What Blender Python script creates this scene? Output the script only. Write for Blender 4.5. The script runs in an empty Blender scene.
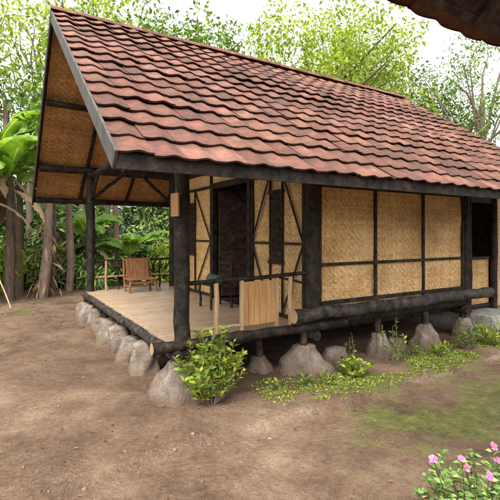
import bpy, math, random
import numpy as np
from mathutils import Vector, noise
random.seed(7); RS=np.random.RandomState(7)
scene=bpy.context.scene
# ------------------------------------------------------------ node helpers
class NT:
    def __init__(s,name):
        s.m=bpy.data.materials.new(name); s.m.use_nodes=True
        s.t=s.m.node_tree; s.t.nodes.clear()
        s.out=s.n('ShaderNodeOutputMaterial')
    def n(s,ty,**k):
        x=s.t.nodes.new(ty)
        for a,b in k.items(): setattr(x,a,b)
        return x
    def l(s,a,b): s.t.links.new(a,b)
    def setin(s,sock,v):
        if v is None: return
        if hasattr(v,'links') or isinstance(v,bpy.types.NodeSocket): s.l(v,sock)
        else: sock.default_value=v
    def math(s,op,a,b=None,c=None,clamp=False):
        x=s.n('ShaderNodeMath',operation=op); x.use_clamp=clamp
        s.setin(x.inputs[0],a); s.setin(x.inputs[1],b); s.setin(x.inputs[2],c)
        return x.outputs[0]
    def noise(s,scale,detail=4,rough=.55,vec=None,dist=0):
        x=s.n('ShaderNodeTexNoise'); x.inputs['Scale'].default_value=scale
        x.inputs['Detail'].default_value=detail; x.inputs['Roughness'].default_value=rough
        x.inputs['Distortion'].default_value=dist
        if vec is not None: s.l(vec,x.inputs['Vector'])
        return x.outputs['Fac']
    def mix(s,f,a,b,blend='MIX'):
        x=s.n('ShaderNodeMix',data_type='RGBA',blend_type=blend)
        s.setin(x.inputs[0],f)
        for i,v in ((6,a),(7,b)):
            if isinstance(v,tuple): v=(*v[:3],1)
            s.setin(x.inputs[i],v)
        return x.outputs[2]
    def ramp(s,f,stops):
        x=s.n('ShaderNodeValToRGB'); s.l(f,x.inputs[0])
        e=x.color_ramp.elements
        while len(e)<len(stops): e.new(.5)
        for i,(p,c) in enumerate(stops):
            e[i].position=p; e[i].color=(*c,1) if isinstance(c,tuple) else (c,c,c,1)
        return x.outputs[0]
    def pos(s,scale=None):
        x=s.n('ShaderNodeNewGeometry').outputs['Position']
        if scale:
            m=s.n('ShaderNodeMapping'); m.inputs['Scale'].default_value=scale; s.l(x,m.inputs[0]); x=m.outputs[0]
        return x
    def bump(s,h,strength=.5,dist=.01):
        x=s.n('ShaderNodeBump'); x.inputs['Strength'].default_value=strength; x.inputs['Distance'].default_value=dist
        s.l(h,x.inputs['Height']); return x.outputs[0]
    def bsdf(s,col,rough=.8,norm=None,spec=.3):
        x=s.n('ShaderNodeBsdfPrincipled')
        if isinstance(col,tuple): col=(*col[:3],1)
        s.setin(x.inputs['Base Color'],col); s.setin(x.inputs['Roughness'],rough)
        x.inputs['Specular IOR Level'].default_value=spec
        if norm is not None: s.l(norm,x.inputs['Normal'])
        return x.outputs[0]
    def done(s,sh): s.l(sh,s.out.inputs[0]); return s.m

def m_darkwood(name,c0=(.006,.0045,.0035),c1=(.036,.025,.018)):
    t=NT(name); v=t.pos()
    a=t.noise(9,4,.65,v); b=t.noise(60,2,.6,v)
    col=t.ramp(a,[(.38,c0),(.62,c1),(.78,tuple(x*2.4 for x in c1))])
    h=t.math('ADD',t.math('MULTIPLY',a,1.2),b)
    return t.done(t.bsdf(col,.65,t.bump(h,.6,.010),.25))
def m_wood(name,c0,c1,sc=(30,30,3)):
    t=NT(name); v=t.pos(sc)
    a=t.noise(1,4,.6,v,.4); b=t.noise(2.5,3,.5,t.pos())
    col=t.mix(t.math('MULTIPLY',b,.5),t.ramp(a,[(.3,c0),(.7,c1)]),c0)
    return t.done(t.bsdf(col,.6,t.bump(a,.3,.004)))
def m_weave(name,cols,s=.03,dark=.35,bs=.5):
    t=NT(name); uv=t.n('ShaderNodeTexCoord').outputs['UV']
    nz=t.n('ShaderNodeTexNoise'); nz.inputs['Scale'].default_value=1.6; nz.inputs['Detail'].default_value=1; t.l(uv,nz.inputs['Vector'])
    off=t.n('ShaderNodeVectorMath',operation='MULTIPLY_ADD'); t.l(nz.outputs['Color'],off.inputs[0])
    off.inputs[1].default_value=(.06,.06,0); t.l(uv,off.inputs[2])
    sp=t.n('ShaderNodeSeparateXYZ'); t.l(off.outputs[0],sp.inputs[0])
    u=t.math('DIVIDE',sp.outputs[0],s); v=t.math('DIVIDE',sp.outputs[1],s)
    iu=t.math('FLOOR',u); iv=t.math('FLOOR',v); fu=t.math('FRACT',u); fv=t.math('FRACT',v)
    md=t.math('FLOORED_MODULO',t.math('ADD',iu,iv),4.0)
    H=t.math('LESS_THAN',md,1.5); nH=t.math('SUBTRACT',1.0,H)
    f=t.math('ADD',t.math('MULTIPLY',fv,H),t.math('MULTIPLY',fu,nH))
    edge=t.math('ABSOLUTE',t.math('MULTIPLY_ADD',f,2.0,-1.0))
    gap=t.math('POWER',edge,5.0)
    idx=t.math('ADD',t.math('MULTIPLY',iv,H),t.math('MULTIPLY',t.math('ADD',iu,517.0),nH))
    wn=t.n('ShaderNodeTexWhiteNoise',noise_dimensions='1D'); t.l(idx,wn.inputs['W'])
    along=t.math('ADD',t.math('MULTIPLY',iu,H),t.math('MULTIPLY',iv,nH))
    wn2=t.n('ShaderNodeTexWhiteNoise',noise_dimensions='2D')
    cb=t.n('ShaderNodeCombineXYZ'); t.l(t.math('FLOOR',t.math('DIVIDE',t.math('ADD',along,idx),2.0)),cb.inputs[0]); t.l(idx,cb.inputs[1]); t.l(cb.outputs[0],wn2.inputs['Vector'])
    big=t.noise(2.3,4,.6,uv); fine=t.noise(26,2,.6,uv)
    k=t.math('ADD',t.math('ADD',t.math('MULTIPLY',wn.outputs[0],.24),t.math('MULTIPLY',wn2.outputs[0],.26)),t.math('ADD',t.math('MULTIPLY',big,.45),t.math('MULTIPLY',fine,.2)))
    k=t.math('ADD',k,t.math('MULTIPLY',H,.10))
    col=t.ramp(k,[(.28,cols[0]),(.55,cols[1]),(.85,cols[2])])
    col=t.mix(t.math('MULTIPLY',gap,1-dark),col,tuple(c*.3 for c in cols[0]))
    st=t.ramp(t.noise(1.1,4,.7,uv),[(.44,0.0),(.70,1.0)])
    col=t.mix(t.math('MULTIPLY',st,.6),col,tuple(c*.6 for c in cols[0]))
    gy=t.ramp(t.noise(1.7,4,.7,off.outputs[0]),[(.45,0.0),(.7,1.0)])
    col=t.mix(t.math('MULTIPLY',gy,.3),col,(.40,.31,.20))
    h=t.math('ADD',t.math('SUBTRACT',1.0,t.math('POWER',edge,2.0)),fine)
    return t.done(t.bsdf(col,.5,t.bump(h,bs,.005),.35))
def m_leaf(name,c0,c1,c2,tr=.35,rough=.5):
    t=NT(name)
    r=t.n('ShaderNodeNewGeometry').outputs['Random Per Island']
    nz=t.noise(.55,2,.6,t.pos())
    k=t.math('ADD',t.math('MULTIPLY',r,.55),t.math('MULTIPLY',nz,.5))
    col=t.ramp(k,[(.2,c0),(.5,c1),(.82,c2)])
    b=t.bsdf(col,rough,None,.35)
    if tr<=0: return t.done(b)
    tl=t.n('ShaderNodeBsdfTranslucent'); t.l(t.mix(1.0,col,(1.5,1.45,.6),'MULTIPLY'),tl.inputs[0])
    mx=t.n('ShaderNodeMixShader'); mx.inputs[0].default_value=tr; t.l(b,mx.inputs[1]); t.l(tl.outputs[0],mx.inputs[2])
    return t.done(mx.outputs[0])
def m_bark(name,c0,c1):
    t=NT(name); a=t.noise(1,4,.65,t.pos((14,14,3.5))); b=t.noise(2,3,.6,t.pos())
    col=t.mix(b,t.ramp(a,[(.3,c0),(.7,c1)]),c0)
    return t.done(t.bsdf(col,.85,t.bump(a,.8,.03)))
def m_stone(name,c0,c1,c2):
    t=NT(name); v=t.pos(); a=t.noise(4,6,.68,v); b=t.noise(30,4,.65,v)
    z=t.n('ShaderNodeSeparateXYZ'); t.l(v,z.inputs[0])
    col=t.mix(t.math('MULTIPLY',b,.7),t.ramp(a,[(.3,c0),(.5,c1),(.66,c2)]),c0)
    ms=t.ramp(t.noise(7,4,.7,t.pos((1,1,.6))),[(.50,0.0),(.62,1.0)])
    col=t.mix(t.math('MULTIPLY',ms,.5),col,(.075,.085,.035))
    soil=t.math('MULTIPLY_ADD',z.outputs[2],-6.0,t.math('ADD',a,.75),clamp=True)
    col=t.mix(t.math('MULTIPLY',soil,.85),col,(.120,.074,.047))
    return t.done(t.bsdf(col,.9,t.bump(t.math('ADD',a,t.math('MULTIPLY',b,.35)),.9,.05),.2))

DARK=m_darkwood('dark_wood')
DARK2=m_darkwood('brown_wood',(.012,.008,.006),(.06,.036,.024))
DARK3=m_darkwood('weathered_log',(.012,.010,.0085),(.062,.050,.042))
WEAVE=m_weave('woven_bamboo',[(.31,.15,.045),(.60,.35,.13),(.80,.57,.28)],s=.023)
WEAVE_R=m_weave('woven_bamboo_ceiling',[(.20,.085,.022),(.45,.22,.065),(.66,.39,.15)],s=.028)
BAMBOO=m_wood('pale_bamboo',(.28,.175,.09),(.52,.37,.21))
PANELW=m_wood('orange_plank',(.28,.135,.045),(.56,.33,.14),(45,45,2.5))
GREYB=m_wood('grey_board',(.035,.029,.026),(.12,.105,.095),(20,20,3))
STONE=m_stone('mud_stone',(.11,.082,.064),(.225,.175,.14),(.42,.36,.31))
CONC=m_stone('concrete',(.22,.20,.17),(.36,.34,.3),(.46,.44,.40))
BARK=m_bark('bark_brown',(.05,.032,.022),(.22,.15,.11))
BARK2=m_bark('bark_pale',(.09,.07,.05),(.30,.24,.18))
L_LIME=m_leaf('leaf_lime',(.09,.16,.015),(.22,.31,.035),(.42,.48,.08),.4)
L_MID=m_leaf('leaf_mid',(.035,.075,.015),(.10,.18,.03),(.24,.33,.06),.3)
L_DEEP=m_leaf('leaf_deep',(.018,.05,.014),(.055,.115,.026),(.14,.22,.05),0)
L_UND=m_leaf('leaf_undergrowth',(.05,.10,.02),(.12,.21,.045),(.28,.38,.10),0)
L_BUSH=m_leaf('leaf_bush',(.05,.105,.014),(.17,.25,.03),(.42,.44,.06),.3,.4)
L_DRY=m_leaf('leaf_dry',(.06,.035,.018),(.14,.085,.045),(.25,.17,.09),0,.8)
L_MOSS=m_leaf('leaf_moss',(.07,.11,.012),(.16,.21,.025),(.32,.34,.05),.2)

def m_tile():
    t=NT('clay_tile')
    at=t.n('ShaderNodeAttribute',attribute_name='rnd'); r=at.outputs['Fac']
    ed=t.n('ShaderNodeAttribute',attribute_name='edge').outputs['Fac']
    v=t.pos(); a=t.noise(.9,4,.6,v); b=t.noise(14,4,.65,v); c=t.noise(70,2,.6,v)
    k=t.math('ADD',t.math('ADD',t.math('MULTIPLY',r,.28),t.math('MULTIPLY',a,.42)),t.math('MULTIPLY',b,.44))
    col=t.ramp(k,[(.34,(.050,.023,.015)),(.50,(.118,.046,.029)),(.65,(.185,.075,.048)),(.90,(.30,.148,.100))])
    st=t.ramp(t.noise(5,5,.72,v),[(.42,0.0),(.63,1.0)])
    col=t.mix(t.math('MULTIPLY',st,.65),col,(.058,.038,.028))
    fl=t.ramp(t.noise(28,3,.7,v),[(.58,0.0),(.72,1.0)])
    col=t.mix(t.math('MULTIPLY',fl,.22),col,(.26,.20,.155))
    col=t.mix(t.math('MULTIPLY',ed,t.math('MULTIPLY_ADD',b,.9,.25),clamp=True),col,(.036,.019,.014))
    return t.done(t.bsdf(col,.7,t.bump(t.math('ADD',b,t.math('MULTIPLY',c,.5)),.5,.012),.22))
TILE=m_tile()
def m_floor():
    t=NT('bamboo_floor'); v=t.pos()
    br=t.n('ShaderNodeTexBrick'); t.l(v,br.inputs[0]); br.offset=.5; br.inputs['Scale'].default_value=1
    br.inputs['Brick Width'].default_value=.62; br.inputs['Row Height'].default_value=.14; br.inputs['Mortar Size'].default_value=.006
    br.inputs['Color1'].default_value=(.46,.32,.20,1); br.inputs['Color2'].default_value=(.30,.20,.12,1); br.inputs['Mortar'].default_value=(.08,.05,.03,1)
    a=t.noise(3,5,.65,v); b=t.noise(1,3,.6,t.pos((6,90,1)))
    col=t.mix(t.math('MULTIPLY',a,.6),br.outputs[0],(.20,.13,.08))
    col=t.mix(t.math('MULTIPLY',b,.35),col,(.58,.45,.32))
    return t.done(t.bsdf(col,t.math('MULTIPLY_ADD',a,.4,.22),t.bump(t.math('ADD',br.outputs['Fac'],t.math('MULTIPLY',b,-.5)),-.5,.004)))
FLOOR=m_floor()

# ------------------------------------------------------------ mesh builder
class MB:
    def __init__(s): s.V=[];s.F=[];s.nv=0
    def add(s,V,F,mat=0,smooth=True,uv=None,rnd=None,edge=None):
        V=np.asarray(V,float).reshape(-1,3); F=np.asarray(F,int)
        if F.ndim==1: F=F[None]
        s.F.append((F+s.nv,mat,smooth,uv,rnd,edge)); s.V.append(V); s.nv+=len(V)
    def build(s,name,mats,parent=None,loc=None,bevel=0):
        V=np.concatenate(s.V); me=bpy.data.meshes.new(name)
        me.vertices.add(len(V)); me.vertices.foreach_set('co',V.ravel())
        lv=np.concatenate([f[0].ravel() for f in s.F]); tot=np.concatenate([np.full(len(f[0]),f[0].shape[1]) for f in s.F])
        me.loops.add(len(lv)); me.loops.foreach_set('vertex_index',lv)
        me.polygons.add(len(tot)); st=np.concatenate([[0],np.cumsum(tot)[:-1]])
        me.polygons.foreach_set('loop_start',st); me.polygons.foreach_set('loop_total',tot)
        me.polygons.foreach_set('material_index',np.concatenate([np.full(len(f[0]),f[1]) for f in s.F]))
        me.polygons.foreach_set('use_smooth',np.concatenate([np.full(len(f[0]),f[2]) for f in s.F]))
        if any(f[3] is not None for f in s.F):
            uvl=me.uv_layers.new(name='UVMap')
            arr=np.concatenate([(np.zeros((f[0].size,2)) if f[3] is None else np.asarray(f[3]).reshape(-1,2)) for f in s.F])
            uvl.data.foreach_set('uv',arr.ravel())
        for idx,nm in ((4,'rnd'),(5,'edge')):
            if any(f[idx] is not None for f in s.F):
                dom='FACE' if idx==4 else 'POINT'
                a=me.attributes.new(nm,'FLOAT',dom)
                if idx==4: arr=np.concatenate([(np.zeros(len(f[0])) if f[4] is None else np.broadcast_to(f[4],len(f[0]))) for f in s.F])
                else:
                    arr=np.zeros(len(V)); o=0
                    for vv,f in zip(s.V,s.F):
                        if f[5] is not None: arr[o:o+len(vv)]=f[5]
                        o+=len(vv)
                a.data.foreach_set('value',arr)
        for m in mats: me.materials.append(m)
        me.update(calc_edges=True); me.validate()
        ob=bpy.data.objects.new(name,me); scene.collection.objects.link(ob)
        if parent: ob.parent=parent
        if loc is not None: ob.location=loc
        if bevel:
            b=ob.modifiers.new('b','BEVEL'); b.width=bevel; b.segments=2; b.limit_method='ANGLE'
        return ob
    def tube(s,pts,rad,seg=10,mat=0,wob=0,caps=True,capmat=None):
        P=np.asarray(pts,float); n=len(P); R=np.broadcast_to(np.asarray(rad,float),(n,)).copy()
        T=np.gradient(P,axis=0); T/=np.linalg.norm(T,axis=1)[:,None]+1e-9
        up=np.array([0,0,1.]) if abs(T[0][2])<.9 else np.array([1.,0,0])
        V=[]; a=np.linspace(0,2*np.pi,seg,endpoint=False)
        for i in range(n):
            x=np.cross(up,T[i]); x/=np.linalg.norm(x)+1e-9; y=np.cross(T[i],x)
            r=R[i]*(1+wob*RS.uniform(-1,1,seg))
            V.append(P[i]+np.outer(np.cos(a)*r,x)+np.outer(np.sin(a)*r,y))
        V=np.concatenate(V); F=[]
        for i in range(n-1):
            for j in range(seg):
                k=(j+1)%seg; F.append((i*seg+j,i*seg+k,(i+1)*seg+k,(i+1)*seg+j))
        s.add(V,F,mat,True)
        if caps:
            cm=mat if capmat is None else capmat
            s.add(V[:seg],[tuple(range(seg))[::-1]],cm,False); s.add(V[-seg:],[tuple(range(seg))],cm,False)
    def log(s,a,b,r,mat=0,seg=12,n=8,crook=.01,wob=.05,r2=None,capmat=None):
        a=np.array(a,float);b=np.array(b,float); t=np.linspace(0,1,n)[:,None]
        P=a+(b-a)*t+np.where((t>0)&(t<1),1,0)*RS.uniform(-crook,crook,(n,3))
        s.tube(P,np.linspace(r,r if r2 is None else r2,n)*(1+RS.uniform(-.04,.04,n)),seg,mat,wob,True,capmat)
    def box(s,lo,hi,mat=0):
        x0,y0,z0=lo;x1,y1,z1=hi
        V=[(x0,y0,z0),(x1,y0,z0),(x1,y1,z0),(x0,y1,z0),(x0,y0,z1),(x1,y0,z1),(x1,y1,z1),(x0,y1,z1)]
        s.add(V,[(0,3,2,1),(4,5,6,7),(0,1,5,4),(1,2,6,5),(2,3,7,6),(3,0,4,7)],mat,False)
    def bar(s,a,b,w,d,nrm,mat=0):
        a=np.array(a,float);b=np.array(b,float);t=(b-a)/np.linalg.norm(b-a);n=np.array(nrm,float)
        q=np.cross(t,n);q/=np.linalg.norm(q);n=np.cross(q,t)
        V=[]
        for p in (a,b):
            for i,j in ((-1,-1),(1,-1),(1,1),(-1,1)): V.append(p+q*w/2*i+n*d/2*j)
        s.add(V,[(0,3,2,1),(4,5,6,7),(0,1,5,4),(1,2,6,5),(2,3,7,6),(3,0,4,7)],mat,False)
    def panel(s,o,u,v,W,H,mat=0,step=.12,amp=.006,uo=0):
        o=np.array(o,float);u=np.array(u,float);v=np.array(v,float);n=np.cross(u,v)
        nu=max(2,int(W/step)+1);nv=max(2,int(H/step)+1)
        V=[];UV=[]
        for j in range(nv):
            for i in range(nu):
                a=W*i/(nu-1);b=H*j/(nv-1)
                p=o+u*a+v*b; d=amp*noise.noise(Vector(p*2.2))*2
                V.append(p+n*d); UV.append((a+uo+3,b+3))
        F=[(j*nu+i,j*nu+i+1,(j+1)*nu+i+1,(j+1)*nu+i) for j in range(nv-1) for i in range(nu-1)]
        UV=np.array(UV); s.add(V,F,mat,True,uv=UV[np.array(F)])
def empty(name,loc=(0,0,0)):
    e=bpy.data.objects.new(name,None); e.location=loc; scene.collection.objects.link(e); e.empty_display_size=.2; return e

# ------------------------------------------------------------ ground
def fbm(x,y,s,o=3): return noise.fractal(Vector((x*s,y*s,3.3)),1.0,2.0,o)
def kline(x): return -.95+.05*fbm(x,0,1.5)-(.10*(x+.3)**2 if x<-.3 else 0)
def gh(x,y):
    z=.04*fbm(x,y,.5)+.014*fbm(x,y,3.)
    if -2.4<x<7.5:
        k=min(1,(x+2.4)/1.6)*min(1,(7.5-x)/.8)
        d=y-kline(x)
        z+=k*.055/(1+math.exp(max(-60,min(60,-d*40))))*(1 if y<2 else max(0,1-(y-2)/3)) + k*.016*math.exp(-min(80,(d/.06)**2))*(1+1.2*fbm(x,y,5))
    dist=math.hypot(x,y)
    if dist>22: z+=min(3,(dist-22)*.05)*.4
    return z
def axis(lo,hi,step,far):
    c=list(np.arange(lo,hi+1e-6,step)); a=[];d=step
    x=lo
    while x>-far: d*=1.35; x-=d; a.append(x)
    b=[];d=step;x=hi
    while x<far: d*=1.35; x+=d; b.append(x)
    return np.array(a[::-1]+c+b)
X=axis(-4.0,7.5,.05,260); Y=np.array([y for y in axis(-4.2,1.2,.035,260) if y<1.2]+[y for y in axis(1.25,10,.1,260) if y>=1.25])
nx,ny=len(X),len(Y)
GV=np.zeros((ny,nx,3)); moss=np.zeros((ny,nx)); kerb=np.zeros((ny,nx))
for j,y in enumerate(Y):
    for i,x in enumerate(X):
        GV[j,i]=(x,y,gh(x,y) if abs(x)<60 and abs(y)<60 else 1.0)
        if -5<x<9 and -5<y<11:
            m=0
            if (x>.1 and y<.6) or (x<-1 and y>5):
                n1=fbm(x,y,1.1,4)
                if x>.6: m=max(m,math.exp(-((y+.62)/.38)**2)*min(1,(x-.6)/1.2))*(.85+.9*n1)
                if x>.1 and y<-1.0: m=max(m,(.54+.65*fbm(x+7,y,1.9,4))*min(1,(x-.1)/1.8)*math.exp(-((y+1.8)/1.4)**2))
                if x<-1: m=max(m,.2+.5*n1 if y>6 else 0)
            moss[j,i]=max(0,min(1,m))
            if -1.7<y<-.5:
                kk=math.exp(-((y-kline(x))/.045)**2)
                kerb[j,i]=kk*(max(0,min(1,(x+1.6)/2.4)) if x<7.4 else 0)*max(.25,min(1,.75+1.0*fbm(x,0,1.3)))
b=MB(); idx=np.arange(nx*ny).reshape(ny,nx)
F=np.stack([idx[:-1,:-1],idx[:-1,1:],idx[1:,1:],idx[1:,:-1]],-1).reshape(-1,4)
b.add(GV.reshape(-1,3),F,0,True)
t=NT('packed_dirt'); v=t.pos()
big=t.noise(.55,5,.62,v,.4); med=t.noise(2.6,6,.7,v); fi=t.noise(22,4,.72,v); gr=t.noise(150,2,.7,v)
k=t.math('ADD',t.math('ADD',t.math('MULTIPLY',big,.54),t.math('MULTIPLY',med,.36)),t.math('MULTIPLY',fi,.28))
col=t.ramp(k,[(.45,(.052,.031,.019)),(.55,(.104,.063,.039)),(.63,(.155,.099,.063)),(.75,(.25,.172,.116))])
spk=t.ramp(gr,[(.60,0.0),(.72,1.0)]); col=t.mix(t.math('MULTIPLY',spk,.35),col,(.30,.225,.16))
spk2=t.ramp(t.noise(90,2,.7,v),[(.34,1.0),(.44,0.0)]); col=t.mix(t.math('MULTIPLY',spk2,.6),col,(.036,.022,.014))
ka=t.n('ShaderNodeAttribute',attribute_name='kerb').outputs['Fac']
kf=t.ramp(t.math('ADD',ka,t.math('MULTIPLY_ADD',fi,1.6,t.math('MULTIPLY_ADD',med,1.8,-1.75))),[(.50,0.0),(.80,1.0)])
kf=t.math('MULTIPLY',kf,t.math('MULTIPLY',ka,1.6,clamp=True))
col=t.mix(t.math('MULTIPLY',kf,.42,clamp=True),col,(.27,.21,.16))
ma=t.n('ShaderNodeAttribute',attribute_name='moss').outputs['Fac']
mm=t.math('MULTIPLY_ADD',fi,1.5,t.math('MULTIPLY_ADD',med,1.5,-1.48))
mf=t.ramp(t.math('ADD',ma,mm),[(.26,0.0),(.70,1.0)])
mf=t.math('MULTIPLY',mf,t.math('MULTIPLY',ma,3.0,clamp=True))
mossc=t.ramp(t.noise(9,4,.7,v),[(.3,(.050,.062,.018)),(.55,(.11,.125,.028)),(.75,(.22,.225,.055))])
col=t.mix(t.math('MULTIPLY',mf,.75),col,mossc)
h=t.math('ADD',t.math('ADD',t.math('MULTIPLY',med,1.0),t.math('MULTIPLY',fi,.6)),t.math('MULTIPLY',gr,.14))
GM=t.done(t.bsdf(col,t.math('MULTIPLY_ADD',big,.5,.6,clamp=True),t.bump(h,.9,.045),.2))
ground=b.build('ground',[GM])
for nm,ar in (('moss',moss),('kerb',kerb)):
    a=ground.data.attributes.new(nm,'FLOAT','POINT'); a.data.foreach_set('value',ar.ravel())

# ------------------------------------------------------------ the hut
hut=empty('bamboo_hut')
XG,XE=-.98,6.61; YF,YR,YB=-1.25,2.45,5.85; ZF,ZR=2.29,4.92
SL=(ZR-ZF)/(YR-YF); ang=math.atan(SL); ca,sa=math.cos(ang),math.sin(ang)
def roofz(y): return ZR-SL*abs(y-YR)
def tiles(mb,x0,x1,ye,ze,sgn,length,tw=.25,rl=.283,mat=0):
    s=np.array([0,sgn*ca,sa]); n=np.array([0,-sgn*sa,ca]); o=np.array([0,ye,ze])
    nc=int(round((x1-x0)/tw)); tw=(x1-x0)/nc; nr=int(round(length/rl)); rl=length/nr
    K=9; tt=np.linspace(0,1.06,K); g=.5+.5*np.sin(2*np.pi*tt-1.9); prof=.028*g**1.7
    for r in range(nr):
        ro=RS.uniform(-.01,.01)
        for c in range(nc):
            vj=RS.uniform(-.012,.012)+ro; zj=RS.uniform(0,.008); tl=RS.uniform(-.008,.008); rot=RS.uniform(-.014,.014)
            xb=x0+c*tw+RS.uniform(-.004,.004); rnd=RS.uniform()
            sag=.035*noise.noise(Vector((xb*.5,r*.25+ye,1.)))
            G=[];E=[]
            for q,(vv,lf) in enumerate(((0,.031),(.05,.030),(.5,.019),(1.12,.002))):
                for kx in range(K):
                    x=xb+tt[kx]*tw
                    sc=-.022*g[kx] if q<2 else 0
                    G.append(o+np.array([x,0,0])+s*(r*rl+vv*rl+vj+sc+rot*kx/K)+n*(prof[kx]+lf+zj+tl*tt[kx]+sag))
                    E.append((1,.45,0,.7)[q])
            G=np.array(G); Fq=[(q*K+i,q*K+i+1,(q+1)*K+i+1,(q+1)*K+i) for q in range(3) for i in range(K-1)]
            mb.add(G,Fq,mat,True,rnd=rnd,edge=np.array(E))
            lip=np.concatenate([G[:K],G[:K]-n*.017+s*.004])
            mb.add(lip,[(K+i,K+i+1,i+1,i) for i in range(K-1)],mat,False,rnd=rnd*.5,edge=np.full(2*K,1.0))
SLEN=(YR-YF)/ca
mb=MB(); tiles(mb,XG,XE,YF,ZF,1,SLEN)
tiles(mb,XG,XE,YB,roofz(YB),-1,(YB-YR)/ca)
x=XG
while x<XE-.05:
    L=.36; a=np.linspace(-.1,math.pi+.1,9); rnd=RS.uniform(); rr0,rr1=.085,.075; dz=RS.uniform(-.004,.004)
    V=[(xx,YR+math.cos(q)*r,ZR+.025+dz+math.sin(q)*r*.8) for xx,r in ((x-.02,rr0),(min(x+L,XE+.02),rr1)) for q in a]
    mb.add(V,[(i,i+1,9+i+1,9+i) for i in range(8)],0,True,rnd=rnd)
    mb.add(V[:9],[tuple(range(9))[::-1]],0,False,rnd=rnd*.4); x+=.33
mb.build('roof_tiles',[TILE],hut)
mb=MB()
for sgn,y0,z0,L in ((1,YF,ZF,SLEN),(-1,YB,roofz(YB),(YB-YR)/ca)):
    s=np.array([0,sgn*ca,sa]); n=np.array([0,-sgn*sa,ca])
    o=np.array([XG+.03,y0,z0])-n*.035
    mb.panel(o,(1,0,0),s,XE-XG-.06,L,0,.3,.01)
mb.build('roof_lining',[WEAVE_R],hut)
mb=MB()
for sgn,y0,z0,L in ((1,YF,ZF,SLEN),(-1,YB,roofz(YB),(YB-YR)/ca)):
    s=np.array([0,sgn*ca,sa]); n=np.array([0,-sgn*sa,ca])
    for xx in np.arange(XG+.9,XE,1.0):
        o=np.array([xx,y0,z0])-n*.085+s*.05
        mb.log(o,o+s*(L-.05),.035)
for yy in (-.9,0,1.25,3.6,4.88,5.68):
    mb.log((XG+.03,yy,roofz(yy)-.16),(XE-.05,yy,roofz(yy)-.16),.055 if yy not in(0,4.88) else .075,n=14)
mb.log((XG+.03,YR,ZR-.17),(XE-.05,YR,ZR-.17),.07,n=14)
mb.bar((XG,YF+.03,ZF-.035),(XE,YF+.03,ZF-.035),.11,.03,(0,-1,0))
mb.bar((XG,YB-.03,roofz(YB)-.035),(XE,YB-.03,roofz(YB)-.035),.11,.03,(0,1,0))
mb.build('rafters_and_purlins',[DARK],hut)
mb=MB()
for xx in (XG-.012,XE+.012):
    n=np.array([0,-sa,ca]); d=-.045
    mb.bar(np.array([xx,YF-.03,ZF])+n*d,np.array([xx,YR,ZR])+n*d,.14,.022,(1,0,0),0)
    n=np.array([0,sa,ca])
    mb.bar(np.array([xx,YB+.06,roofz(YB+.06)])+n*d,np.array([xx,YR,ZR])+n*d,.17,.028,(1,0,0),1)
mb.bar((XG+.05,YF+.02,ZF-.10),(XG+.05,YR,ZR-.10),.03,.02,(1,0,0),1)
mb.build('barge_boards',[GREYB,DARK],hut,bevel=.004)
FZ=.58
mb=MB()
mb.log((0,0,.3),(0,0,roofz(0)-.2),.088,n=16,wob=.07,crook=.008,r2=.08)
mb.log((0,4.88,.3),(0,4.88,roofz(4.88)-.2),.08,n=14)
mb.log((1.76,0,.45),(1.76,0,roofz(0)-.2),.10,n=14,wob=.05)
mb.log((1.76,4.88,.45),(1.76,4.88,roofz(4.88)-.2),.08)
mb.log((5.06,0,.45),(5.06,0,roofz(0)-.2),.06)
mb.log((5.06,4.88,.3),(5.06,4.88,roofz(4.88)-.2),.08)
mb.log((5.32,.10,.2),(5.32,.10,roofz(.1)-.2),.05); mb.log((6.1,.10,.2),(6.1,.10,roofz(.1)-.2),.06)
mb.log((0,YR,roofz(0)-.2),(0,YR,ZR-.2),.05)
mb.log((0,0,roofz(0)-.25),(0,4.88,roofz(0)-.25),.06,n=10)
mb.log((-.0,.0,2.3),(0,.75,roofz(0)-.28),.035); mb.log((0,4.88,2.4),(0,4.15,roofz(0)-.28),.035)
mb.log((0,4.88,2.45),(.62,4.88,roofz(4.88)-.22),.035)
mb.log((1.7,4.88,2.45),(1.1,4.88,roofz(4.88)-.22),.035)
mb.log((XG+.1,YR,ZR-.25),(0,YR,3.3),.035)
for xx in (1.76,5.06): mb.log((xx,0,roofz(0)-.25),(xx,4.88,roofz(0)-.25),.06,n=8)
mb.build('posts_and_braces',[DARK],hut)
mb=MB()
for a in (1.85,2.90,3.95):
    mb.panel((a,.015,.80),(1,0,0),(0,0,1),1.05,2.25,0,.1,.014,uo=a*3.1)
def pw(y0,y1,z0,z1): mb.panel((1.765,y1,z0),(0,-1,0),(0,0,1),y1-y0,z1-z0,0,.1,.006,uo=y0*2.3)
pw(.09,1.45,FZ,3.0); pw(2.83,4.82,FZ,3.0); pw(1.45,2.83,2.62,3.0)
gab=[(1.765,4.86,3.0),(1.765,.03,3.0),(1.765,YR,ZR-.1)]
mb.add(gab,[(0,1,2)],0,False,uv=[(4.9,3),(0,3),(2.4,5)])
mb.panel((5.04,0,.7),(0,1,0),(0,0,1),4.86,2.3,0,.3,.006)
mb.panel((5.05,4.86,.6),(-1,0,0),(0,0,1),3.25,2.4,0,.3,.006)
mb.add([(5.05,.03,3.0),(5.05,4.86,3.0),(5.05,YR,ZR-.1)],[(0,1,2)],0,False,uv=[(0,3),(4.9,3),(2.4,5)])
mb.panel((6.1,.12,.42),(1,0,0),(0,0,1),.45,2.5,0,.2,.006)
mb.panel((6.55,.12,.42),(0,1,0),(0,0,1),4.7,2.4,0,.3,.006)
mb.panel((6.55,4.84,.42),(-1,0,0),(0,0,1),1.5,2.4,0,.3,.006)
mb.panel((5.37,.16,.50),(1,0,0),(0,0,1),.68,.80,0,.2,.006)
mb.build('woven_walls',[WEAVE],hut)
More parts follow.
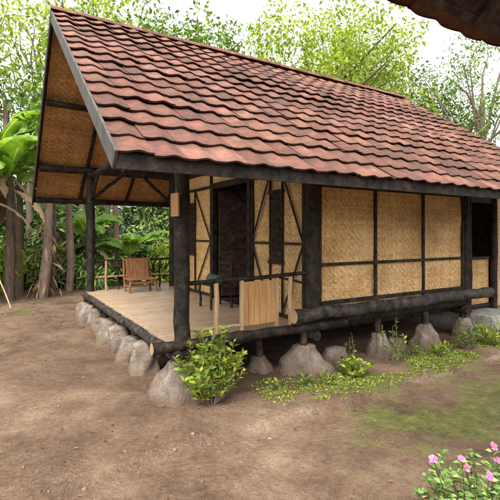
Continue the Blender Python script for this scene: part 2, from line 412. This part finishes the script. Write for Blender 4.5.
mb=MB(); mb.box((5.10,.5,.41),(5.13,4.8,2.9)); mb.box((6.50,.2,.41),(6.53,4.8,2.9)); mb.box((5.14,2.6,.41),(6.49,2.63,2.9))  # dark sheets added inside the end room, standing in for its shade
mb.build('end_room_shade_sheets',[DARK2],hut)
mb=MB(); P=-.012
for a in (1.88,2.90,3.95,4.97): mb.bar((a,P,.80),(a,P,3.02),.042,.03,(0,-1,0))
mb.bar((1.86,P-.004,.86),(5.0,P-.004,.86),.05,.03,(0,-1,0)); mb.bar((1.86,P-.004,1.355),(5.0,P-.004,1.355),.038,.03,(0,-1,0))
mb.bar((1.86,P-.004,2.38),(5.0,P-.004,2.38),.05,.03,(0,-1,0))
Q=1.742
def frame(y0,y1,win):
    z0,z1=FZ+.04,2.62; ym=(y0+y1)/2; zm=(z0+z1)/2
    for y in (y0,y1): mb.bar((Q,y,FZ),(Q,y,3.0),.05,.035,(1,0,0))
    for z in (z0,z1): mb.bar((Q-.004,y0,z),(Q-.004,y1,z),.045,.03,(1,0,0))
    for z in (zm,):
        mb.bar((Q-.006,y0,z),(Q-.006,win[0],z),.03,.02,(1,0,0)); mb.bar((Q-.006,win[1],z),(Q-.006,y1,z),.03,.02,(1,0,0))
    for (ya,za,yb,zb) in ((y0,zm,win[0],z1),(y1,zm,win[1],z1),(y0,zm,win[0],z0),(y1,zm,win[1],z0)):
        mb.bar((Q-.010,ya,za),(Q-.010,yb,zb),.03,.016,(1,0,0))
    for y in win: mb.bar((Q-.002,y,z0),(Q-.002,y,z1),.028,.026,(1,0,0))
    for z in (1.35,2.35): mb.bar((Q-.008,win[0]-.03,z),(Q-.008,win[1]+.03,z),.05,.034,(1,0,0))
frame(.14,1.42,(.62,.92)); frame(2.87,4.78,(3.6,4.0))
for y in (1.49,2.79): mb.bar((Q+.01,y,FZ),(Q+.01,y,2.62),.10,.09,(1,0,0))
mb.bar((Q+.01,1.45,2.62),(Q+.01,2.83,2.62),.10,.085,(1,0,0))
mb.bar((5.37,.12,2.35),(6.05,.12,2.35),.1,.07,(0,1,0)); mb.bar((5.37,.15,1.32),(6.05,.15,1.32),.05,.04,(0,1,0)); mb.bar((5.37,.15,.47),(6.05,.15,.47),.05,.04,(0,1,0))
mb.build('wall_frames',[DARK],hut,bevel=.004)
mb=MB()
for y0,y1 in ((.64,.90),(3.62,3.98)):
    mb.box((1.735,y0,1.38),(1.75,y1,2.32),0)
    for k in range(9):
        z=1.42+k*.1; mb.bar((1.725,y0+.02,z),(1.725,y1-.02,z),.055,.012,(.8,0,.6),1)
mb.build('windows',[DARK,DARK2],hut)
mb=MB()
a=np.array([1.80,2.74,0]); d=np.array([.95,-.32,0]); d/=np.linalg.norm(d)
mb.bar(a+d*.33+[0,0,.62],a+d*.33+[0,0,2.55],.62,.035,np.cross(d,[0,0,1]),0)
for z in (.8,1.5,2.3): mb.bar(a+d*.05+[0,-.02,z],a+d*.6+[0,-.02,z],.07,.05,np.cross(d,[0,0,1]),0)
mb.build('doors',[DARK2],hut,bevel=.004)
mb=MB()
mb.box((-.08,-.02,FZ-.05),(1.76,5.0,FZ),0)
mb.box((1.76,.05,FZ-.05),(5.04,4.95,FZ-.002),1)
mb.build('verandah_floor',[FLOOR,DARK2],hut,bevel=.003)
mb=MB()
mb.log((-.35,-.07,.60),(2.25,-.09,.605),.058,0,n=14,capmat=1,wob=.07)
mb.log((1.32,-.19,.78),(5.5,-.17,.765),.083,2,n=22,capmat=1,wob=.07,crook=.014)
mb.log((-.10,-.12,.50),(-.09,5.15,.50),.058,2,n=18,crook=.012)
mb.log((1.76,-.1,.47),(1.76,5,.47),.06,n=12); mb.log((5.0,-.1,.47),(5.0,5,.47),.06,n=12)
for y in np.arange(.25,5,.6): mb.log((-.02,y,.47),(5.0,y,.47),.045,n=8)
mb.log((1.8,.02,.62),(5.1,.02,.62),.07,n=12)
mb.log((0,5.0,.5),(5.05,5.0,.5),.06,n=10)
mb.build('floor_logs',[DARK,BAMBOO,DARK3],hut)
mb=MB(); mp=MB()
def stone(x,y,r0,r1,h,seg=30,rings=14,post=True,sq=1.0):
    z0=gh(x,y)-.08; V=[]; sd=RS.uniform(0,99); lx,ly=RS.uniform(-.05,.05,2)
    for i in range(rings):
        t=i/(rings-1); rr=r0*(1-t)**1.5+r1*(1-(1-t)**1.5) if i<rings-1 else r1*.55
        zz=(h+.08)*(1-(1-t)**1.25) if i<rings-1 else (h+.08)*1.01
        for j in range(seg):
            a=2*math.pi*j/seg; c_,s_=math.cos(a),math.sin(a)
            q=1+.42*noise.noise(Vector((c_*1.3+sd,s_*1.3,t*1.8)))+.16*noise.noise(Vector((c_*3.5+sd,s_*3.5,t*5)))+.07*noise.noise(Vector((c_*9+sd,s_*9,t*13)))
            V.append((x+lx*(1-t)+c_*rr*q*sq,y+ly*(1-t)+s_*rr*q,z0+zz+.02*noise.noise(Vector((c_*3+sd,s_*3,t*4)))))
    F=[(i*seg+j,i*seg+(j+1)%seg,(i+1)*seg+(j+1)%seg,(i+1)*seg+j) for i in range(rings-1) for j in range(seg)]
    mb.add(V,F,0,True); mb.add(V[-seg:],[tuple(range(seg))],0,True)
    if post: mp.log((x,y,z0+h*.9),(x,y,.56),.05,n=4)
stone(-.04,.0,.36,.11,.38)
for y in (.95,1.6,2.2,2.75,3.3,3.85,4.4,4.95): stone(-.06+RS.uniform(-.04,.04),y,.23+RS.uniform(-.04,.05),.14,.34+RS.uniform(-.08,.05))
stone(1.62,-.0,.42,.14,.32); stone(1.15,.3,.22,.1,.18); stone(2.95,0,.24,.10,.31); stone(4.0,0,.27,.11,.31); stone(5.0,0,.24,.10,.32); stone(2.25,.1,.22,.13,.16,post=False); stone(3.5,.15,.2,.12,.13,post=False)
for xx in (1.7,3.4,5.0):
    for yy in (2.4,4.9): stone(xx,yy,.28,.13,.36)
mb.build('foundation_stones',[STONE],hut); mp.build('foundation_stubs',[DARK2],hut)
mb=MB(); mb.box((5.25,-.35,-.1),(6.7,4.9,.40)); mb.box((5.35,-.75,-.1),(6.1,-.353,.2))
mb.build('concrete_step',[CONC],hut,bevel=.015)
mb=MB()
mb.log((.05,-.01,1.225),(1.70,-.01,1.265),.024,0,n=8); mb.log((.05,.0,.72),(.70,.0,.71),.016,1)
for xx,zt in ((.40,1.21),(1.42,1.23)): mb.log((xx,0,.62),(xx,0,zt),.028,1,n=4)
for i in range(6): mb.bar((.775+i*.077,.0,.70+RS.uniform(-.004,.004)),(.775+i*.077,.0,1.20),.074,.018+i%2*.003,(0,1,0),2)
for xx in (.725,1.215): mb.bar((xx,0,.62),(xx,0,1.235),.035,.035,(0,1,0),1)
mb.bar((1.2,.04,1.24),(1.70,.04,1.12),.03,.02,(0,1,0),0)
mb.log((.05,4.88,1.2),(1.7,4.88,1.2),.026,0,n=8); mb.log((.05,4.88,.86),(1.7,4.88,.86),.02,1)
mb.log((.3,4.88,.58),(.3,4.88,1.2),.026,1); mb.log((.55,4.88,.58),(.55,4.88,1.2),.02,0); mb.log((1.45,4.88,.58),(1.45,4.88,1.2),.02,0)
mb.build('verandah_rails',[DARK,BAMBOO,PANELW],hut)

tb=MB(); cx,cy=.86,4.35
for i in range(5): tb.box((cx-.28,cy-.24+i*.083,FZ+.25),(cx+.28,cy-.24+i*.083+.078,FZ+.275))
for sx in (-1,1):
    tb.log((cx+sx*.27,cy-.2,FZ),(cx+sx*.24,cy-.2,FZ+.26),.024,n=3)
    tb.log((cx+sx*.26,cy+.16,FZ),(cx+sx*.26,cy+.30,FZ+.68),.024,n=3)
    tb.bar((cx+sx*.26,cy-.2,FZ+.12),(cx+sx*.26,cy+.17,FZ+.12),.04,.02,(1,0,0))
for i in range(6): tb.bar((cx-.2+i*.08,cy+.17,FZ+.26),(cx-.2+i*.08,cy+.265,FZ+.66),.072,.016,(0,1,-.2))
tb.bar((cx-.28,cy+.265,FZ+.64),(cx+.28,cy+.265,FZ+.64),.05,.03,(0,1,0))
tb.bar((cx-.24,cy-.2,FZ+.2),(cx+.24,cy-.2,FZ+.2),.05,.02,(0,1,0))
tb.build('wooden_lounge_chair',[m_wood('brown_orange_wood',(.14,.06,.022),(.36,.18,.07),(45,45,4))],None,bevel=.003)
ch=empty('wooden_chair')
tb=MB(); cx,cy=1.35,1.9; z=FZ
for i in range(5): tb.box((cx-.2,cy-.22+i*.09,z+.36),(cx+.2,cy-.22+i*.09+.082,z+.385))
for sx in (-1,1):
    for sy in (-1,1): tb.log((cx+sx*.18,cy+sy*.2,z),(cx+sx*.18,cy+sy*.2,z+(.72 if sx>0 else .38)),.02,n=4)
for k in (.5,.6,.7): tb.bar((cx+.18,cy-.2,z+k),(cx+.18,cy+.2,z+k),.05,.018,(1,0,0))
tb.build('frame',[DARK],ch)
tb=MB(); tb.log((cx-.02,cy-.15,z+.44),(cx-.02,cy+.15,z+.46),.075,0,n=6,wob=.12); tb.build('cushion',[m_wood('green_cloth',(.03,.07,.05),(.07,.13,.09))],ch)
sg=MB(); sg.bar((-.10,-.06,1.93),(-.10,-.06,2.17),.13,.02,(1,.25,0)); sg.log((-.09,-.06,2.17),(-.06,-.03,2.24),.004,n=2,seg=6)
sg.build('wooden_plaque',[PANELW],None,bevel=.004)

# ------------------------------------------------------------ neighbouring roof (top right)
nb=empty('neighbour_building')
NY,NZ=-2.54,3.06
mb=MB(); tiles(mb,-.1,6.5,NY,NZ,-1,3.0); mb.build('roof_tiles',[TILE],nb)
mb=MB(); s=np.array([0,-ca,sa]); n=np.array([0,sa,ca])
for k in np.arange(.10,3,.3):
    o=np.array([0,NY,NZ])+s*k-n*.03; mb.bar(o+[-.1,0,0],o+[6.5,0,0],.04,.03,n)
o=np.array([0,NY,NZ])+s*1.55-n*.010; mb.bar(o+[-.08,0,0],o+[6.48,0,0],2.9,.012,n)  # dark sheet added under the tiles so the underside looks shaded
for xx in np.arange(.1,6.5,.8):
    o=np.array([xx,NY,NZ])-n*.08; mb.bar(o+s*.08,o+s*3,.05,.07,(1,0,0))
mb.bar(np.array([-.13,NY,NZ])-n*.03,np.array([-.13,NY,NZ])-n*.03+s*3,.12,.025,(1,0,0))
for xx in (1.6,6.2):
    mb.log((xx+.6,-4.9,-.1),(xx+.6,-4.9,4.2),.08)
mb.log((6.3,-3.3,-.1),(6.3,-3.3,3.3),.08)
mb.build('rafters_and_posts',[DARK2],nb)

# ------------------------------------------------------------ vegetation
def nrm(a): return a/(np.linalg.norm(a,axis=1)[:,None]+1e-9)
def leaves(mb,pos,dr,ln,wd,mat):
    N=len(pos); dr=nrm(dr); rv=RS.normal(size=(N,3)); rv[:,2]=np.abs(rv[:,2])+.6
    side=nrm(np.cross(dr,nrm(rv))); up=np.cross(side,dr)
    ln=np.broadcast_to(ln,(N,))[:,None]; wd=np.broadcast_to(wd,(N,))[:,None]
    mid=pos+dr*ln*.45; tip=pos+dr*ln-np.array([0,0,1])*ln*.12
    V=np.stack([pos,mid+side*wd*.5+up*wd*.16,tip,mid-side*wd*.5+up*wd*.16],1).reshape(-1,3)
    i=np.arange(N)*4
    F=np.concatenate([np.stack([i,i+3,i+2],1),np.stack([i,i+2,i+1],1)])
    mb.add(V,F,mat,True)
def clump(mb,c,r,N,ls,mat,droop=.3,asp=.5):
    d=nrm(RS.normal(size=(N,3))); rr=r*RS.uniform(.25,1,N)**.6
    pos=c+d*rr[:,None]*np.array([1,1,.75]); dr=d*.8+RS.normal(size=(N,3))*.55; dr[:,2]-=droop
    l=ls*RS.uniform(.6,1.35,N); leaves(mb,pos,dr,l,l*asp,mat)
def tree(name,h,cc,cr,ncl,lp,ls,lmat,bark,tr=.18,lean=(0,0),clr=(.7,1.3),asp=.5):
    mb=MB()
    P=[np.array([lean[0]*t**1.3,lean[1]*t**1.3,(cc-cr[2]*.2)*t])+RS.uniform(-.07,.07,3)*(t>0) for t in np.linspace(0,1,9)]
    mb.tube(P,np.linspace(tr*1.25,tr*.55,9),10,1,.06)
    C=np.array([lean[0],lean[1],cc])
    for k in range(ncl):
        d=RS.normal(size=3); d/=np.linalg.norm(d); p=C+d*np.array(cr)*RS.uniform(.35,1)
        r=RS.uniform(*clr)
        clump(mb,p,r,int(lp*RS.uniform(.6,1.2)*r*r),ls,0,asp=asp)
        if k%2==0:
            st=P[RS.randint(4,9)]; m=(st+p)/2+RS.uniform(-.3,.3,3)
            mb.tube([st,m,p],[tr*.4,tr*.25,tr*.08],6,1,caps=False)
    return mb.build(name,[lmat,bark])
def inst(ob,name,loc,rz,sc,parent=None):
    o=bpy.data.objects.new(name,ob.data); scene.collection.objects.link(o); o.location=loc; o.rotation_euler=(0,0,rz); o.scale=(sc,sc,sc*RS.uniform(.9,1.12)); o.parent=parent; return o
t1=tree('lime_tree',9,8.2,(3.8,3.2,2.6),50,240,.17,L_LIME,BARK2,.2,clr=(.7,1.2)); t1.location=(9.8,8.2,0)
t2=tree('feathery_tree',9,8.0,(2.6,2.6,3.0),34,190,.16,L_MID,BARK2,.17,clr=(.55,1.0),asp=.35); t2.location=(16.0,6.0,0)
t3=tree('broadleaf_tree',11,9.3,(3.4,3.0,2.8),36,150,.23,L_MID,BARK,.2,clr=(.7,1.2)); t3.location=(5.0,13.2,0)
t4=tree('slender_tree',11,9.6,(2.0,2.0,2.6),18,120,.20,L_LIME,BARK2,.13,lean=(.5,.3),clr=(.5,1.0)); t4.location=(-.6,14.8,0)
t5=tree('deep_green_tree',10,8.0,(3.4,3.4,3.6),34,140,.25,L_DEEP,BARK,.22,clr=(.8,1.3)); t5.location=(2.8,19,0)
for (nm,src,x,y,rz,s) in (('broadleaf_tree',t3,11.5,17,1,1.05),('lime_tree',t1,14,13,2,1.0),('slender_tree',t4,1.4,13.4,2.2,.95),('slender_tree',t4,2.9,16.4,4,1.15),
        ('deep_green_tree',t5,20,12,1,1.),('deep_green_tree',t5,-5,18,2,.9),('lime_tree',t1,-6.5,13.5,4,.75),('broadleaf_tree',t3,-9,11,3,1),('feathery_tree',t2,19,3,2,1.0),
        ('slender_tree',t4,-2.6,12.6,5,.9),('feathery_tree',t2,12.5,9.5,4,1.0),('broadleaf_tree',t3,24,5,2,1),('lime_tree',t1,-14,6,3,1)):
    inst(src,nm,(x,y,gh(x,y)-.05),rz,s)
ug=empty('undergrowth')
def bushmesh(ls,n,asp=.4):
    mb=MB()
    for k in range(15):
        a=RS.uniform(0,6.28); r=RS.uniform(0,1.0); c=np.array([math.cos(a)*r,math.sin(a)*r,RS.uniform(.25,1.5)*(1.2-.5*r)])
        clump(mb,c,RS.uniform(.3,.6),n,ls,0,.35,asp)
    for k in range(7):
        a=RS.uniform(0,6.28); mb.tube([(0,0,0),(math.cos(a)*.3,math.sin(a)*.3,.8),(math.cos(a)*.8,math.sin(a)*.8,1.5)],[.025,.02,.008],5,1,caps=False)
    return mb
U=[bushmesh(.17,130).build('bush_part',[L_UND,BARK],ug,(1.5,11.5,0)),
   bushmesh(.22,110).build('bush_part',[L_DEEP,BARK],ug,(3.5,12.,0)),
   bushmesh(.20,110,.3).build('bush_part',[L_LIME,BARK],ug,(-3,12,0)),
   bushmesh(.32,70,.25).build('bush_part',[L_UND,BARK],ug,(0,12.6,0))]
random.seed(3)
def ring(n,f,s0,s1,wt=(0,1,2,3)):
    for k in range(n):
        x,y=f(); inst(U[random.choice(wt)],'bush_part',(x,y,gh(x,y)-.15),random.uniform(0,6.3),random.uniform(s0,s1),ug)
ring(26,lambda:(random.uniform(-6,7),random.uniform(10.2,12.5)),.6,1.1,(0,0,2,3,2,1))
ring(18,lambda:(random.uniform(-7,9),random.uniform(13,16)),1.1,1.9,(0,2,0,3))
ring(20,lambda:(random.uniform(-14,20),random.uniform(17,24)),1.8,2.8,(1,0,0))
ring(12,lambda:(random.uniform(9,16),random.uniform(5,13)),1.0,2.0)
ring(14,lambda:(random.uniform(-16,-6),random.uniform(-2,14)),1.2,2.4)
ring(10,lambda:(random.uniform(16,24),random.uniform(-6,10)),1.4,2.6)
ring(30,lambda:(lambda a,r:(4+math.cos(a)*r,2+math.sin(a)*r))(random.uniform(-1.2,4.2),random.uniform(26,36)),2.8,4.4,(1,1,0))
def m_banana():
    t=NT('banana_leaf'); uv=t.n('ShaderNodeTexCoord').outputs['UV']
    sp=t.n('ShaderNodeSeparateXYZ'); t.l(uv,sp.inputs[0])
    w=t.math('SINE',t.math('MULTIPLY',sp.outputs[1],160.0)); n1=t.noise(3,3,.6,t.pos())
    col=t.ramp(t.math('MULTIPLY_ADD',w,.08,n1),[(.3,(.07,.15,.02)),(.55,(.16,.29,.04)),(.75,(.32,.42,.08))])
    mid=t.math('LESS_THAN',t.math('ABSOLUTE',t.math('SUBTRACT',sp.outputs[0],.5)),.03)
    col=t.mix(mid,col,(.4,.45,.15))
    b=t.bsdf(col,.4,t.bump(w,.2,.004),.4); tl=t.n('ShaderNodeBsdfTranslucent'); t.l(t.mix(1.0,col,(1.6,1.6,.7),'MULTIPLY'),tl.inputs[0])
    mx=t.n('ShaderNodeMixShader'); mx.inputs[0].default_value=.4; t.l(b,mx.inputs[1]); t.l(tl.outputs[0],mx.inputs[2]); return t.done(mx.outputs[0])
BAN=m_banana()
def banana(loc,h,nl,L,a0=0.):
    mb=MB(); mb.tube([(0,0,-.1),(.03,0,h*.5),(.0,.05,h)],[.14,.11,.07],12,1,.04)
    for k in range(nl+4):
        dry=k>=nl; a=a0+k*2.4+RS.uniform(-.3,.3); el=RS.uniform(.9,1.35) if not dry else -.2; l=L*RS.uniform(.75,1.1)*(.6 if dry else 1); W=RS.uniform(.26,.36)*(1 if not dry else .5)
        p=np.array([0,0,h-.05*k*(1 if not dry else .7)]); n=22; V=[];UV=[]
        hd=np.array([math.cos(a),math.sin(a),0]); sd=np.array([-math.sin(a),math.cos(a),0])
        cuts=set(RS.randint(4,n-1,6 if not dry else 9)); q=p.copy()
        for i in range(n):
            t=i/(n-1); e_=el-(1.9 if not dry else 1.2)*t**1.4
            q=q+(hd*math.cos(e_)+np.array([0,0,math.sin(e_)]))*l/n
            w=W*(0.08 if t<.14 else math.sin(math.pi*min(1,(t-.1)/.9)**.75)**.6+.02)
            up=np.cross(hd*math.cos(e_)+np.array([0,0,math.sin(e_)]),sd)*-1
            for j,sv in enumerate((-1,-.5,0,.5,1)):
                ww=w*(.55 if (i in cuts and abs(sv)==1) else 1)
                V.append(q+sd*ww*sv+up*abs(sv)*w*.25-np.array([0,0,1])*abs(sv)**2*w*RS.uniform(0,.35)); UV.append((j/4,t*l))
        F=np.array([(i*5+j,i*5+j+1,(i+1)*5+j+1,(i+1)*5+j) for i in range(n-1) for j in range(4)]); UV=np.array(UV)
        mb.add(V,F,2 if dry else 0,True,uv=UV[F])
    return mb.build('banana_plant',[BAN,BARK,L_DRY],None,loc)
banana((-1.75,9.0,0),3.9,10,3.1); banana((-1.0,11.2,0),3.9,8,2.8,1.); banana((2.3,10.4,0),1.2,8,2.0); banana((-3.0,8.2,0),2.9,8,2.4,2.); banana((1.0,11.0,0),1.8,8,2.2,.5); banana((-2.0,8.1,0),3.0,9,2.6,.9); banana((-1.35,8.6,0),3.3,9,2.4,.2)
def trunk(name,loc,h,r,lean,mat,n=9):
    mb=MB(); P=[np.array([lean[0]*t**1.5+.06*math.sin(t*7),lean[1]*t,h*t-.1*(t==0)])+RS.uniform(-.03,.03,3) for t in np.linspace(0,1,n)]
    mb.tube(P,np.linspace(r*1.3,r*.6,n)*(1+RS.uniform(-.08,.08,n)),12,0,.09)
    for k in range(6):
        clump(mb,np.array(P[-1])+RS.uniform(-.8,.8,3),.8,110,.26,1,.5,.3)
    return mb.build(name,[mat,L_MID],None,loc)
PINK=m_bark('bark_pinkish',(.12,.075,.055),(.40,.28,.22))
trunk('palm_trunk',(-1.15,9.7,0),5.6,.12,(-.3,.2),PINK); trunk('palm_trunk',(-.55,8.65,0),5.2,.11,(.55,.1),PINK); trunk('palm_trunk',(-.35,8.95,0),5.6,.09,(.25,-.1),BARK)
trunk('palm_trunk',(.25,9.7,0),6.0,.09,(.1,.1),PINK); trunk('palm_trunk',(.9,10.2,0),6,.07,(-.1,.1),BARK); trunk('palm_trunk',(1.9,11,0),6,.09,(.2,.1),PINK)
mb=MB()
for k in range(70):
    a=RS.uniform(0,6.28); q=RS.uniform(.1,.4); p=np.array([-.5+math.cos(a)*q,8.6+math.sin(a)*q,RS.uniform(.2,2.2)])
    leaves(mb,p[None],np.array([[math.cos(a)*.5+RS.uniform(-.4,.4),math.sin(a)*.5,RS.uniform(-1.4,-.3)]]),np.array([RS.uniform(.2,.45)]),np.array([.06]),0)
mb.build('dead_fronds',[L_DRY])
mb=MB(); mb.log((-1.35,7.2,0),(-1.75,8.1,1.1),.016,n=5); mb.build('leaning_stick',[BAMBOO])

def plant(name,x,y,h,rad,stems,nl,ls,asp,mat,spread=.5,tall=1.0):
    mb=MB()
    for s in range(stems):
        a=RS.uniform(0,6.28); r=rad*RS.uniform(.1,1)**.7; hh=h*RS.uniform(.55,1)*(1-.35*(r/rad)**2)
        tip=np.array([math.cos(a)*r,math.sin(a)*r,hh]); base=np.array([math.cos(a)*.05,math.sin(a)*.05,0])
        mid=(base+tip)/2+np.array([math.cos(a),math.sin(a),0])*.03
        mb.tube([base,mid,tip],[.006,.004,.0025],5,1,caps=False)
        m=max(3,nl//stems); t=RS.uniform(.2,1,m)[:,None]; pos=base+(tip-base)*t
        an=RS.uniform(0,6.28,m); d=np.stack([np.cos(an),np.sin(an),RS.uniform(-.1,.9,m)],1)*spread+ (tip-base)/np.linalg.norm(tip-base)*.3
        l=ls*RS.uniform(.6,1.3,m); leaves(mb,pos,d,l,l*asp,0)
    return mb.build(name,[mat,BARK2],None,(x,y,gh(x,y)-.01))
plant('croton_bush',.16,-.34,.82,.38,66,1800,.085,.40,L_BUSH,.8)
plant('small_shrub',2.0,-.42,.22,.28,14,230,.08,.45,L_BUSH,.9)
plant('seedling',1.28,-.42,.20,.10,5,34,.08,.5,L_MID,.9)
plant('seedling',.95,-.35,.12,.10,4,20,.06,.5,L_BUSH,.9)
plant('tall_weed',2.75,-.42,.68,.16,8,110,.055,.5,L_MID,.7)
plant('tall_weed',3.0,-.35,.5,.16,6,80,.05,.5,L_BUSH,.7)
plant('tall_weed',4.35,-.45,.5,.22,10,170,.07,.35,L_MID,.7)
plant('tall_weed',2.1,-.3,.5,.1,4,40,.05,.5,L_MID,.7)
plant('grass_clump',4.9,-.5,.35,.28,18,260,.12,.18,L_BUSH,.5)
plant('grass_clump',3.7,-.55,.18,.25,14,160,.09,.2,L_BUSH,.6)
plant('grass_clump',1.55,-.5,.12,.25,14,140,.07,.2,L_BUSH,.6)
plant('seedling',3.4,-.3,.25,.15,7,70,.06,.5,L_MID,.9)
plant('tall_weed',5.3,-.6,.45,.2,8,120,.08,.3,L_BUSH,.6)
t=NT('pink_petal'); r=t.n('ShaderNodeNewGeometry').outputs['Random Per Island']
PINKP=t.done(t.bsdf(t.ramp(r,[(0,(.62,.085,.20)),(1,(.72,.17,.32))]),.6,None,.1))
def periwinkle(x,y,heads,rad,n):
    mb=MB(); g=np.array([x,y,gh(x,y)])
    for hx,hy,hz in heads:
        b0=np.array([RS.uniform(-.06,.06),RS.uniform(-.06,.06),0]); tp=np.array([hx-x,hy-y,hz-g[2]]); mid=(b0+tp)/2+RS.uniform(-.03,.03,3)
        mb.tube([b0,mid,tp],[.005,.004,.002],5,1,caps=False)
        m=34; tt=RS.uniform(.35,.97,m)[:,None]; pos=b0+(tp-b0)*tt; an=RS.uniform(0,6.28,m)
        l=.05*RS.uniform(.7,1.3,m); leaves(mb,pos,np.stack([np.cos(an),np.sin(an),RS.uniform(0,.8,m)],1),l,l*.45,0)
        ax=np.array([-.35,-.5,.8])+RS.uniform(-.45,.45,3); ax/=np.linalg.norm(ax)
        e1=np.cross(ax,[0,0,1.]); e1/=np.linalg.norm(e1); e2=np.cross(ax,e1)
        ph=RS.uniform(0,6); R=.021*RS.uniform(.85,1.15)
        for p in range(5):
            a=ph+p*2*math.pi/5; V=[tp+ax*.001]
            for rr,da in ((.6,-.52),(1.0,-.50),(1.08,0),(1.0,.50),(.6,.52)):
                V.append(tp+(e1*math.cos(a+da)+e2*math.sin(a+da))*R*rr+ax*(.003*rr+.0015*p))
            mb.add(V,[(0,1,2,3,4,5)],2,False)
        mb.add([tp+ax*.010+(e1*math.cos(q)+e2*math.sin(q))*.003 for q in np.linspace(0,6.28,7)[:-1]],[tuple(range(6))],3,False)
    for s in range(n):
        a=RS.uniform(0,6.28); r=rad*RS.uniform(0,1)**.5; tp=np.array([math.cos(a)*r,math.sin(a)*r,RS.uniform(.15,.47)])
        b0=np.array([math.cos(a)*.05,math.sin(a)*.05,0]); mb.tube([b0,tp*.55,tp],[.005,.004,.002],5,1,caps=False)
        m=24; tt=RS.uniform(.35,1,m)[:,None]; an=RS.uniform(0,6.28,m); l=.05*RS.uniform(.7,1.3,m)
        leaves(mb,b0+(tp-b0)*tt,np.stack([np.cos(an),np.sin(an),RS.uniform(0,.8,m)],1),l,l*.45,0)
    yl=NT('flower_eye'); ye=yl.done(yl.bsdf((.6,.08,.14)))
    return mb.build('periwinkle_flowers',[L_UND,BARK,PINKP,ye],None,tuple(g))
def rd(r,d): return (.8547*r+.519*d-1.692, -.519*r+.8547*d-4.167)
hd=[]
for r,d,z in ((.955,2.2,.575),(1.13,2.2,.53),(1.08,2.15,.60),(1.27,2.2,.64),(1.29,2.2,.565),(1.22,2.15,.515),(1.36,2.25,.56),(1.42,2.15,.60),(1.5,2.3,.62),(1.0,2.3,.50)):
    x,y=rd(r,d); hd.append((x,y,z))
cx,cy=rd(1.22,2.2); periwinkle(cx,cy,hd,.36,130)

mb=MB(); N=0
while N<4400:
    if random.random()<.55: x=random.uniform(.7,7.2); y=random.gauss(-.52,.22)
    else: x=random.uniform(1.0,7); y=random.uniform(-2.8,-1.0)
    k=fbm(x,y,1.1,4) if y>-.95 else fbm(x+7,y,1.9,4)
    if y>-.05: continue
    if y<-.95 and k<-.05: continue
    if y>-.95 and k<-.4: continue
    N+=1; m=6; an=RS.uniform(0,6.28,m); l=RS.uniform(.010,.030,m)*(1.3 if y>-.95 else .5)
    pos=np.array([x,y,gh(x,y)-.003])+np.stack([np.cos(an),np.sin(an),an*0],1)*.012
    leaves(mb,pos,np.stack([np.cos(an),np.sin(an),RS.uniform(.5,1.5,m)],1),l,l*.45,0)
mb.build('ground_moss_tufts',[L_MOSS])
mb=MB()
for k in range(900):
    if k<450: x=random.uniform(-5,-.3); y=random.uniform(2,10)
    else: x=random.uniform(-3,6); y=random.uniform(-3.5,3) if random.random()<.5 else random.uniform(-1.2,-.1)
    if x>-.2 and y>0: continue
    a=random.uniform(0,6.28); l=random.uniform(.015,.05)*(1.7 if y>4 else 1)
    leaves(mb,np.array([[x,y,gh(x,y)+.006]]),np.array([[math.cos(a),math.sin(a),.12]]),np.array([l]),np.array([l*.4]),0)
mb.build('fallen_leaves',[L_DRY])
mb=MB()
for k in range(1300):
    x=random.uniform(-3.5,6); y=random.uniform(-3.6,6) if random.random()<.5 else kline(x)+random.gauss(0,.07)
    if x>-.2 and y>0: continue
    r=random.uniform(.003,.011)*(2.2 if random.random()<.06 else 1); z=gh(x,y)
    V=[]
    for t_,rr in ((-.3,.8),(.25,1),(.7,.6)):
        for j in range(6):
            q=j*math.pi/3; V.append((x+math.cos(q)*r*rr*random.uniform(.8,1.2),y+math.sin(q)*r*rr*random.uniform(.8,1.2),z+r*t_*.8))
    mb.add(V,[(i*6+j,i*6+(j+1)%6,(i+1)*6+(j+1)%6,(i+1)*6+j) for i in range(2) for j in range(6)],0,True); mb.add(V[-6:],[tuple(range(6))],0,True)
mb.build('pebbles',[m_wood('pebble_stone',(.10,.07,.048),(.26,.2,.15),(20,20,20))])

# ------------------------------------------------------------ light, world, camera
to=Vector((-.42,-.40,.95)).normalized()
el=math.asin(to.z); rot=math.atan2(to.x,to.y)
sun=bpy.data.lights.new('sun','SUN'); sun.energy=1.5; sun.angle=math.radians(14); sun.color=(1,.96,.90)
so=bpy.data.objects.new('sun',sun); scene.collection.objects.link(so); so.rotation_euler=to.to_track_quat('Z','Y').to_euler()
w=bpy.data.worlds.new('World'); scene.world=w; w.use_nodes=True; nt=w.node_tree; nt.nodes.clear()
sk=nt.nodes.new('ShaderNodeTexSky'); sk.sky_type='NISHITA'; sk.sun_disc=False; sk.sun_elevation=el; sk.sun_rotation=rot; sk.dust_density=6; sk.air_density=1.2; sk.ozone_density=.6
hs=nt.nodes.new('ShaderNodeHueSaturation'); hs.inputs['Saturation'].default_value=.15; hs.inputs['Value'].default_value=3.5
bg=nt.nodes.new('ShaderNodeBackground'); bg.inputs[1].default_value=.15; o=nt.nodes.new('ShaderNodeOutputWorld')
nt.links.new(sk.outputs[0],hs.inputs['Color']); nt.links.new(hs.outputs[0],bg.inputs[0]); nt.links.new(bg.outputs[0],o.inputs[0])
cam=bpy.data.cameras.new('camera'); co=bpy.data.objects.new('camera',cam); scene.collection.objects.link(co)
co.location=(-1.692,-4.167,1.75); co.rotation_euler=(math.radians(90),0,math.radians(-31.27))
cam.sensor_width=36; cam.lens=30.35; cam.shift_y=-.032; cam.clip_end=1000; cam.clip_start=.05
scene.camera=co
scene.view_settings.view_transform='Standard'; scene.view_settings.look='None'; scene.view_settings.exposure=0
